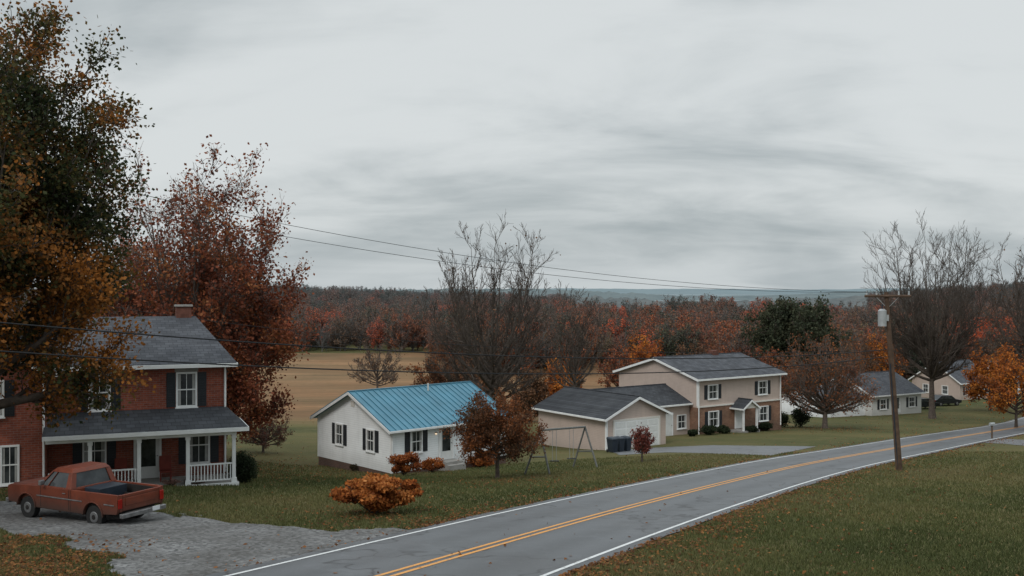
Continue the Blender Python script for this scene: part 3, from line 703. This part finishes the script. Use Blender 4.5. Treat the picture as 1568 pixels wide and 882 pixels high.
def leafquads(P,size,rng,flat=0.):
    n=len(P); a=nrm(rng.normal(size=(n,3))*np.array([1,1,1-flat])); b_=nrm(np.cross(a,rng.normal(size=(n,3))*np.array([1-flat,1-flat,1])))
    s=(size*(.6+.8*rng.random((n,1))))*.5
    V=np.stack([P-a*s,P+b_*s*.75,P+a*s,P-b_*s*.75],1).reshape(-1,3)
    return V,np.arange(4*n).reshape(-1,4)
def make_tree(name,loc,H,zb,cr,r0,seed,counts=(16,8,6,5),leaves=0,leaf=.15,pal=None,q0=.4,kz=.4,up=.5,jitter=.25,tfun=None,link=True,barkm='bark',leafm='leaf',rmin=.012,topexp=.42,trunk=.75,levels=4,botr=.6,lean=(0,0),leaffilter=None,lm=.8,vase=.6,minr=.45,mprof=.15):
    rng=np.random.default_rng(seed)
    n=11; Hs=H-.20*cr; z=np.linspace(0,Hs*trunk,n); w=np.cumsum(rng.normal(size=(n,2))*.014*H/10,axis=0); w[0]=0
    P0=np.stack([w[:,0]+lean[0]*z/H,w[:,1]+lean[1]*z/H,z],1)[None]; R0=(r0*(1-np.linspace(0,1,n))**.8+.02)[None]; R0[0,0]*=1.35; P0[0,0,2]=-.3
    nl=counts[0]; q=((np.arange(nl)+rng.random(nl))/nl)**.85; zt=zb+(Hs-zb)*(.08+.92*q)
    prof=np.where(q>q0,np.clip(1-((q-q0)/(1.03-q0))**2,0,1)**topexp,botr+(1-botr)*np.sqrt(np.clip(1-((q0-q)/q0)**2,0,1)))
    rad=cr*.80*np.maximum(prof,mprof)*(minr+(1-minr)*rng.random(nl)**.5); ph=np.arange(nl)*2.39996+rng.random(nl)*.9
    z0=np.minimum(zb*.75+(zt-zb)*kz,Hs*trunk*.97); ti=z0/(Hs*trunk)*(n-1); i=np.minimum(ti.astype(int),n-2); f=(ti-i)[:,None]
    S=P0[0,i]*(1-f)+P0[0,i+1]*f; rs=R0[0,i]
    T=np.stack([np.cos(ph)*rad+lean[0],np.sin(ph)*rad+lean[1],zt],1)
    Cn=S+np.stack([(T-S)[:,0]*vase,(T-S)[:,1]*vase,(T-S)[:,2]*.3],1)
    tt=np.linspace(0,1,8)[None,:,None]; P1=(1-tt)**2*S[:,None]+2*tt*(1-tt)*Cn[:,None]+tt**2*T[:,None]
    P1[:,1:]+=np.cumsum(rng.normal(size=(nl,7,3))*.035*cr/5,axis=1)
    R1=np.maximum(rs*.62,.03)[:,None]*(1-np.linspace(0,1,8))[None]**.9+rmin
    lv=[(P0,R0,8),(P1,R1,5)]
    P2,R2=grow(P1,R1,counts[1],.25,1.,.36,.62,up,5,rng,rmin,lmin=cr*lm); lv.append((P2,R2,4))
    P3,R3=grow(P2,R2,counts[2],.15,1.,.48,.62,up,4,rng,rmin*.9,lmin=cr*lm*.3); lv.append((P3,R3,3))
    src=P3
    if levels>=4: 
        P4,R4=grow(P3,R3,counts[3],.1,1.,.55,.55,up,3,rng,rmin*.7); lv.append((P4,R4,3)); src=P4
    Vs=[];Qs=[];o=0
    for P,R,k in lv:
        V,Q=tubes(P,R,k); Vs.append(V); Qs.append(Q+o); o+=len(V)
    nw=sum(len(q_) for q_ in Qs); colw=np.full((o,3),.06); cols=[colw]
    if leaves:
        bi=rng.integers(0,len(src),leaves); si=rng.integers(0,src.shape[1]-1,leaves); f=rng.random((leaves,1))
        p=src[bi,si]*(1-f)+src[bi,si+1]*f+rng.normal(size=(leaves,3))*jitter
        if leaffilter is not None: p=p[leaffilter(p,rng)]
        n_=len(p)
        t=.5+.28*np.sin(p[:,0]*1.1+seed)*np.cos(p[:,2]*.9+p[:,1]*.8)+.15*np.sin(p[:,2]*2.3+p[:,0]*1.9)+rng.normal(size=n_)*.17
        if tfun is not None: t=t+tfun(p)
        c=palette(t,pal)*(.6+.75*rng.random((n_,1)))
        V,Q=leafquads(p,leaf,rng); Vs.append(V); Qs.append(Q+o); cols.append(np.repeat(c,4,axis=0)); 
    V=np.concatenate(Vs);Q=np.concatenate(Qs);c=np.concatenate(cols); mi=np.zeros(len(Q),int); mi[nw:]=1
    return qmesh(name,V,Q,[M[barkm],M[leafm]],mi,c,link,loc)
def gloc(px,y,dz=0.): 
    x=(px-CX)/F*y; return (x,y,gz(x,y)+dz)
def ploc(px,py): return tuple(p2g(px,py))
RUST=[(.095,.034,.02),(.19,.06,.032),(.28,.09,.042),(.34,.135,.055)]
REDM=[(.10,.034,.022),(.19,.058,.033),(.28,.088,.042),(.34,.14,.055)]
GRNOR=[(.024,.036,.016),(.042,.054,.02),(.085,.070,.022),(.22,.090,.025),(.36,.14,.03)]
ORANGE=[(.17,.05,.018),(.34,.10,.025),(.50,.17,.03),(.56,.23,.045)]
BROWN=[(.10,.052,.03),(.155,.078,.042),(.21,.105,.053)]
make_tree('maple_tree',gloc(-56,33),17.6,3.5,6.5,.38,3,(42,9,7,5),135000,.135,GRNOR,q0=.35,kz=.45,up=.12,jitter=.26,tfun=lambda p:(-.22+.46*np.exp(-((p[:,2]-5.5)/4.)**2)*(p[:,0]>1.)+.42*np.clip((p[:,2]-13.)/4,0,1)+.06*p[:,0]/4),botr=.85,mprof=.25)
make_tree('maple_tree',gloc(296,61),18.2,1.6,7.8,.36,8,(50,9,7,5),105000,.19,REDM,q0=.48,kz=.35,up=.25,jitter=.32,botr=.78,barkm='bark_light',topexp=.38,minr=.5,mprof=.35,lm=.55,
  leaffilter=lambda p,r: r.random(len(p))<np.clip(.66-.040*(p[:,2]-7)+.045*p[:,0],.26,1.))
make_tree('bare_tree',gloc(752,85),18.2,3.6,7.2,.34,12,(34,8,7,5),600,.16,BROWN,q0=.58,kz=.28,up=.4,botr=.5,barkm='bark',rmin=.014,trunk=.6,lm=.5,vase=.75,minr=.3,mprof=.4,topexp=.35)
make_tree('bare_tree',gloc(880,104),14.6,4.0,3.8,.22,14,(20,7,6,4),0,.15,BROWN,q0=.5,kz=.3,up=.5,barkm='bark',rmin=.016,trunk=.65,vase=.75,mprof=.35,minr=.3)
p=p2g(1428,641); make_tree('bare_tree',tuple(p),p[1]*(641-345)/F,5.5,7.8,.38,21,(38,8,7,5),0,.15,BROWN,q0=.62,kz=.14,up=.45,barkm='bark',rmin=.016,trunk=.5,topexp=.3,lm=.45,vase=.8,minr=.3,mprof=.45)
make_tree('bare_tree',gloc(1592,108),20.5,5.,7.6,.34,23,(30,8,6,5),1200,.2,BROWN,q0=.5,kz=.2,up=.5,barkm='bark',rmin=.016,trunk=.55,vase=.75,lm=.5,mprof=.35)
make_tree('orange_tree',ploc(1556,655),8.3,1.4,4.2,.14,24,(20,7,6,4),9000,.2,ORANGE,kz=.35,up=.3)
p=p2g(1263,656); make_tree('autumn_tree',tuple(p),10.,1.6,6.0,.27,31,(32,8,7,5),7500,.16,[(.15,.06,.035),(.24,.09,.04),(.33,.13,.05)],q0=.35,kz=.2,up=.25,botr=.9,barkm='bark_light',trunk=.5,rmin=.012,mprof=.35,lm=.6)
make_tree('young_tree',ploc(762,733),4.2,1.0,2.5,.085,41,(24,7,6,4),20000,.095,[(.065,.04,.02),(.15,.06,.028),(.26,.09,.03)],q0=.4,kz=.4,up=.15,jitter=.13,rmin=.006,botr=.85,mprof=.3)
make_tree('young_tree',ploc(983,708),2.1,.5,.75,.04,42,(14,6,5,3),3600,.08,[(.12,.035,.03),(.21,.06,.045),(.28,.10,.06)],q0=.4,kz=.4,up=.4,jitter=.07,rmin=.005)
make_tree('ornamental_tree',ploc(403,693),2.9,.5,2.1,.07,43,(20,7,6,4),4200,.08,[(.16,.06,.045),(.24,.11,.08)],q0=.4,kz=.25,up=.2,jitter=.08,rmin=.007,botr=.9,barkm='bark_light',mprof=.3)
make_tree('bare_tree',gloc(578,150),8.8,2.,5.0,.16,51,(18,7,6,4),500,.25,BROWN,kz=.3,up=.4,rmin=.02,barkm='bark_light',mprof=.3)
make_tree('autumn_tree',gloc(672,125),8.5,1.,4.2,.16,52,(16,7,6,4),6500,.25,[(.07,.038,.025),(.17,.07,.035),(.28,.10,.035)],kz=.35,up=.4,rmin=.02)
make_tree('autumn_tree',gloc(720,112),7.5,1.,3.8,.16,53,(16,7,6,4),5500,.22,[(.07,.04,.025),(.15,.07,.04),(.20,.09,.04)],kz=.35,up=.4,rmin=.02)
make_tree('orange_tree',gloc(862,115),7.2,.8,2.9,.14,54,(16,7,6,4),6200,.22,ORANGE,kz=.35,up=.4,rmin=.02)
make_tree('autumn_tree',gloc(812,110),6.2,.6,3.0,.14,55,(16,7,6,4),5200,.22,BROWN,kz=.35,up=.4,rmin=.02)
make_tree('oak_tree',gloc(1221,155),15.4,3.0,8.2,.35,61,(36,8,7,4),42000,.38,[(.034,.044,.026),(.052,.062,.036),(.08,.08,.045)],q0=.45,kz=.4,up=.1,jitter=.5,botr=.8,rmin=.03,mprof=.35,minr=.55)
make_tree('orange_tree',gloc(1516,128),8.5,1.,4.4,.16,62,(16,7,6,4),6500,.26,ORANGE,kz=.35,up=.4,rmin=.02)
for i,(px,y,h) in enumerate([(945,150,8.),(985,160,9.),(1060,158,8.5),(1110,150,7.5),(1310,150,9.),(1350,160,9.),(1180,140,8.)]):
    make_tree('autumn_tree',gloc(px,y),h,1.,h*.5,.16,70+i,(16,7,6,4),5500 if i%2 else 2600,.27,[RUST,ORANGE,BROWN,RUST,BROWN,ORANGE,RUST][i],kz=.35,up=.4,rmin=.025,barkm='bark_light')
# ------------------------------------------------------------------ bushes
def bush(name,loc,rx,ry,h,n,leaf,pal,seed,clumps=14,core=None,cl=.42,inner=.0):
    rng=np.random.default_rng(seed)
    d=nrm(rng.normal(size=(clumps,3))); cc=d*np.array([rx*(1-cl*.7),ry*(1-cl*.7),h*.5*(1-cl*.7)])*(.45+.55*rng.random((clumps,1))); cc[:,2]+=h*.5
    cr_=cl*(.6+.7*rng.random(clumps)); k=rng.integers(0,clumps,n); dd=nrm(rng.normal(size=(n,3)))*(rng.random((n,1))**.35)*(1+.12*rng.normal(size=(n,1)))
    p=cc[k]+dd*cr_[k][:,None]*np.array([rx,ry,h*.55]); p[:,2]=np.abs(p[:,2])+.02
    tone=rng.random(clumps)[k]
    t=.20+.45*tone+.2*dd[:,2]+rng.normal(size=n)*.17; c=palette(t,pal)*(.6+.6*rng.random((n,1)))
    V,Q=leafquads(p,leaf,rng); col=np.repeat(c,4,axis=0)
    m=26; az=rng.random(m)*6.28; tip=np.stack([np.cos(az)*rx*.7,np.sin(az)*ry*.7,h*(.5+.4*rng.random(m))],1)*(.5+.5*rng.random((m,1)))
    P=tip[:,None,:]*np.linspace(0,1,5)[None,:,None]; R=np.full((m,5),.012)
    V2,Q2=tubes(P,R,3); mi=np.r_[np.ones(len(Q),int),np.zeros(len(Q2),int)]
    return qmesh(name,np.concatenate([V,V2]),np.concatenate([Q,Q2+len(V)]),[M['bark'],M['leaf']],mi,np.concatenate([col,np.full((len(V2),3),.05)]),True,loc)
MUM=[(.14,.04,.014),(.34,.10,.026),(.55,.20,.05),(.62,.29,.10)]
GREEN=[(.014,.024,.012),(.026,.038,.018),(.045,.058,.026)]
OR2=[(.12,.036,.016),(.28,.078,.024),(.46,.15,.035),(.52,.22,.08)]
bush('orange_shrub',ploc(573,789),1.46,1.1,1.42,15000,.11,MUM,1,46,cl=.24)
bush('orange_shrub',gloc(619,54.6),1.02,.8,1.3,7500,.10,OR2,2,22,cl=.32)
bush('orange_shrub',gloc(662,57.6),.75,.5,.85,3600,.09,OR2,3,14,cl=.35)
bush('orange_shrub',gloc(738,60.5),1.0,.7,1.0,4500,.09,OR2,4,16,cl=.35)
bush('green_shrub',ploc(374,740),.72,.72,1.42,12000,.07,GREEN,5,30,cl=.55)
bush('green_shrub',ploc(541,722),.3,.3,.45,900,.07,[(.05,.04,.02),(.09,.07,.04)],15,8,cl=.5)
for i,(px,py,r,h) in enumerate([(1226,654,1.15,2.2),(1196,654,.9,1.7),(1086,666,.8,.8),(1108,664,.6,.7),(1150,662,.7,.6),(1172,660,.7,.8),(1060,668,.5,.6)]):
    bush('green_shrub',ploc(px,py),r,r,h,3500,.12,GREEN,20+i,20,cl=.5)
for i,(px,py) in enumerate([(262,744),(300,743),(330,740)]):
    bush('flower_bed',ploc(px,py),.5,.3,.3,1200,.05,[(.1,.1,.06),(.25,.12,.1),(.4,.3,.25)],40+i,8,cl=.4)
# ------------------------------------------------------------------ forest
pc=bpy.data.collections.new('forest_tree_kinds')
pals=[(RUST,2600),(BROWN,1300),([(.13,.045,.02),(.32,.09,.03),(.48,.155,.04)],2600),(BROWN,0),([(.03,.038,.02),(.055,.06,.03)],2800),(BROWN,700),([(.10,.07,.045),(.17,.11,.06)],2000)]
for i,(pl,nlv) in enumerate(pals):
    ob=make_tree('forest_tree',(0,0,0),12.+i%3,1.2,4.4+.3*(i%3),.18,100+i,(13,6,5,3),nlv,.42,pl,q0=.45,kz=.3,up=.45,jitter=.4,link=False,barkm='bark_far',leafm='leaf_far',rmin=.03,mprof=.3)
    pc.objects.link(ob)
rng=np.random.default_rng(5)
def bound(u):
    return np.interp(u,[-2,-.55,-.14,-.09,-.04,.06,.075,.11,.13,.35,.5,2],[255,255,262,262,190,185,205,205,180,172,178,185])
n=70000
Y=170+530*rng.random(n)**1.25; X=(rng.random(n)*2-1)*.85*Y
u=X/Y; ok=Y>bound(u)+6*np.sin(X*.11)
ok&=~((u>.06)&(u<.36)&(Y>350+30*np.sin(u*40)))
dens=np.clip(1.0-(Y-170)/900,.35,1)
ok&=rng.random(n)<dens*.25*(Y/400+.25)
X=X[ok];Y=Y[ok]
fp=np.stack([X,Y,Gz(X,Y)-.2],1)
print('forest',len(fp))
me=bpy.data.meshes.new('forest'); me.from_pydata(fp.tolist(),[],[]); fo=bpy.data.objects.new('forest',me); COL.objects.link(fo)
ng=bpy.data.node_groups.new('scatter_forest','GeometryNodeTree'); ng.interface.new_socket('Geometry',in_out='INPUT',socket_type='NodeSocketGeometry'); ng.interface.new_socket('Geometry',in_out='OUTPUT',socket_type='NodeSocketGeometry')
gi=ng.nodes.new('NodeGroupInput'); go=ng.nodes.new('NodeGroupOutput'); ip=ng.nodes.new('GeometryNodeInstanceOnPoints'); ci=ng.nodes.new('GeometryNodeCollectionInfo')
ci.inputs['Collection'].default_value=pc; ci.inputs['Separate Children'].default_value=True; ci.inputs['Reset Children'].default_value=True
rv=ng.nodes.new('FunctionNodeRandomValue'); rv.data_type='FLOAT_VECTOR'; rv.inputs[0].default_value=(0,0,0); rv.inputs[1].default_value=(.05,.05,6.283)
rs=ng.nodes.new('FunctionNodeRandomValue'); rs.data_type='FLOAT'; rs.inputs[2].default_value=.42; rs.inputs[3].default_value=.88; rs.inputs['Seed'].default_value=7
ip.inputs['Pick Instance'].default_value=True
l=ng.links.new; l(gi.outputs[0],ip.inputs['Points']); l(ci.outputs[0],ip.inputs['Instance']); l(rv.outputs[0],ip.inputs['Rotation']); l(rs.outputs[1],ip.inputs['Scale']); l(ip.outputs[0],go.inputs[0])
md=fo.modifiers.new('scatter','NODES'); md.node_group=ng
def ridge(name,y0,depth,topf,mat,amp,n=900,wid=1.6,seed=0):
    rng=np.random.default_rng(seed); xs_=np.linspace(-wid*y0,wid*y0,n)
    base=-14.
    zt=topf(xs_/y0)+ (np.convolve(rng.normal(size=n+6),np.ones(3)/3,'same')[3:-3])*amp
    rows=[np.stack([xs_,np.full(n,y0-depth),np.full(n,base)],1)]
    for k in(.35,.7,1.): rows.append(np.stack([xs_,np.full(n,y0-depth*(1-k)),base+(zt-base)*math.sin(k*1.57)+rng.normal(size=n)*amp*.5],1))
    rows.append(np.stack([xs_,np.full(n,y0+depth),np.full(n,base)],1))
    V=np.concatenate(rows); k,j=np.meshgrid(np.arange(len(rows)-1),np.arange(n-1)); a=(k*n+j).ravel(); Q=np.stack([a,a+1,a+n+1,a+n],1)
    qmesh(name,V,Q,[mat])
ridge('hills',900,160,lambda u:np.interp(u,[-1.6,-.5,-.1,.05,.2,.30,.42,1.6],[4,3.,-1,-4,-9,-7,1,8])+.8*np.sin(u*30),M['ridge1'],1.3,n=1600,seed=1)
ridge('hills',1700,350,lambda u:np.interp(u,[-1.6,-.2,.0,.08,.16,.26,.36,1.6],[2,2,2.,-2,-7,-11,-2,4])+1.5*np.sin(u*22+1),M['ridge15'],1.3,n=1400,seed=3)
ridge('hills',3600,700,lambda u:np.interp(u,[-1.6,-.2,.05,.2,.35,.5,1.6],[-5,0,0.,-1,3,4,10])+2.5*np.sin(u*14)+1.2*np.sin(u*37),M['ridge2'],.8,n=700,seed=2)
# ------------------------------------------------------------------ grass + leaves
rng=np.random.default_rng(9)
def footprint(x,y):
    ok=np.ones(len(x),bool)
    for (cx,cy,a_,x0,x1,y0,y1) in ((C[0],C[1],A,-14,.3,-2.4,9),(K[0],K[1],A1,0,8.8,-.2,8),(Mp[0],Mp[1],A2,-12,11,-2,11)):
        dx=x-cx;dy=y-cy; lx=dx*math.cos(a_)+dy*math.sin(a_); ly=-dx*math.sin(a_)+dy*math.cos(a_)
        ok&=~((lx>x0)&(lx<x1)&(ly>y0)&(ly<y1))
    return ok
def scat(n,ymin,ymax):
    y=ymin*np.exp(rng.random(n)*math.log(ymax/ymin)); x=(rng.random(n)*2-1)*.62*y; return x,y
x,y=scat(360000,17,62); d=road_d(x,y); ok=(np.abs(d)>3.45)&~ingravel(x,y)&footprint(x,y)&~indrive(x,y); x=x[ok];y=y[ok]; n=len(x)
h=.05+.05*rng.random(n); a=rng.random(n)*6.28; w=.009+.00022*y; ln=rng.normal(size=(n,2))*.03
z=Gz(x,y); V=np.zeros((n,4,3)); ca_,sa_=np.cos(a),np.sin(a)
V[:,0]=np.stack([x-ca_*w,y-sa_*w,z-.005],1); V[:,1]=np.stack([x+ca_*w,y+sa_*w,z-.005],1)
V[:,2]=np.stack([x+ln[:,0]+ca_*w*.2,y+ln[:,1]+sa_*w*.2,z+h],1); V[:,3]=np.stack([x+ln[:,0]-ca_*w*.2,y+ln[:,1]-sa_*w*.2,z+h],1)
tn=.46+.3*np.sin(x*.35+1)*np.cos(y*.27)+.15*np.sin(x*1.3)*np.sin(y*1.1)+.12*np.sin(x*.09+y*.13)+rng.normal(size=n)*.13
c=palette(tn,[(.055,.068,.024),(.085,.096,.034),(.125,.118,.046),(.18,.145,.070)])*(.75+.5*rng.random((n,1)))
qmesh('lawn_grass',V.reshape(-1,3),np.arange(4*n).reshape(-1,4),[M['grassblade']],None,np.repeat(c,4,axis=0))
x,y=scat(420000,16,125); d=road_d(x,y); e=np.abs(d)-3.38
pr=.006+ .85*np.exp(-np.clip(e,0,9)/.6)*(d>0)+.4*np.exp(-np.clip(e,0,9)/.45)*(d<0)+.13*np.exp(-np.clip(e,0,9)/1.5)
bl=(x<-9)&(y<27); pr=np.where(bl,.55,pr)
for (tx,ty,tr,am) in ((-26,33,7,.35),(-19,58,8,.5),(-.6,44,2.6,.3),(30,97,7,.5),(49,115,9,.4),(-4,31,2.0,.3),(-10,48,5,.03)):
    pr=pr+am*np.exp(-((x-tx)**2+(y-ty)**2)/tr**2)
pr=pr*(.35+.9*(np.sin(x*1.7+y*.6)*np.sin(y*1.3-x*.4)>-.2))
ok=(e>-.12)&footprint(x,y)&~indrive(x,y); g_=ingravel(x,y); pr=np.where(g_,pr*.10,pr)
ok|=(rng.random(len(x))<.003)&(e<0)
ok&=rng.random(len(x))<pr; x=x[ok];y=y[ok]; n=len(x); print('leaves',n)
P=np.stack([x,y,Gz(x,y)+.02+.05*rng.random(n)],1); V,Q=leafquads(P,.092,rng,.75)
c=palette(rng.random(n),[(.08,.04,.022),(.15,.065,.028),(.24,.10,.035),(.34,.16,.055)])
qmesh('fallen_leaves',V,Q,[M['leaf']],None,np.repeat(c,4,axis=0))
# ------------------------------------------------------------------ world
w=N('World',True); scene.world=w.m
tc=w.n('ShaderNodeTexCoord').outputs['Generated']; s=w.xyz(tc)
zz=w.math('MAXIMUM',s[2],0.); den=w.math('ADD',zz,.22)
vx=w.math('DIVIDE',s[0],den); vy=w.math('DIVIDE',s[1],den)
vec=w.comb(w.math('MULTIPLY',vx,.75),vy,2.1)
n1=w.noise(vec,.62,5,.5,.5); n2=w.noise(w.comb(w.math('MULTIPLY',vx,.6),vy,7.),1.9,6,.58,.4)
f=w.math('ADD',w.math('MULTIPLY',n1,.66),w.math('MULTIPLY',n2,.34))
nf=w.n('ShaderNodeMapRange',interpolation_type='SMOOTHSTEP'); w.l(f,nf.inputs[0]); nf.inputs[1].default_value=.37; nf.inputs[2].default_value=.60
col=w.mix(nf.outputs[0],(.32,.37,.39),(.71,.745,.75))
hz=w.mr(zz,0.,.09,1.,0.); hz=w.math('MULTIPLY',hz,.6)
col=w.mix(hz,col,(.53,.58,.60))
br=w.mr(zz,.30,.85,1.,2.7); mul=w.comb(br,br,br)
col=w.mix(1.,col,mul,'MULTIPLY')
bg=w.n('ShaderNodeBackground'); w.l(col,bg.inputs[0]); bg.inputs[1].default_value=1.0
sk=w.n('ShaderNodeTexSky'); sk.sky_type='NISHITA'; sk.sun_disc=False; sk.air_density=1; sk.dust_density=3
b2=w.n('ShaderNodeBackground'); w.l(sk.outputs[0],b2.inputs[0]); b2.inputs[1].default_value=.08
mx=w.n('ShaderNodeMixShader'); mx.inputs[0].default_value=.93; w.l(b2.outputs[0],mx.inputs[1]); w.l(bg.outputs[0],mx.inputs[2])
ow=w.n('ShaderNodeOutputWorld'); w.l(mx.outputs[0],ow.inputs[0])
sl=bpy.data.lights.new('sun','SUN'); sl.energy=1.3; sl.angle=math.radians(22); sl.color=(1,.95,.89); so=bpy.data.objects.new('sun',sl); COL.objects.link(so)
az=math.radians(210); el=math.radians(45)
sk.sun_elevation=el; sk.sun_rotation=az
dirv=Vector((math.sin(az)*math.cos(el),math.cos(az)*math.cos(el),math.sin(el)))
so.rotation_euler=dirv.to_track_quat('Z','Y').to_euler(); so.location=dirv*50
cam=bpy.data.cameras.new('camera'); co=bpy.data.objects.new('camera',cam); COL.objects.link(co)
co.location=(0,0,CZ); co.rotation_euler=(math.radians(90),0,0); cam.lens=36*F/1568; cam.sensor_width=36; cam.clip_end=20000; cam.clip_start=.1
scene.camera=co
scene.view_settings.view_transform='Standard'; scene.view_settings.look='None'; scene.view_settings.exposure=0
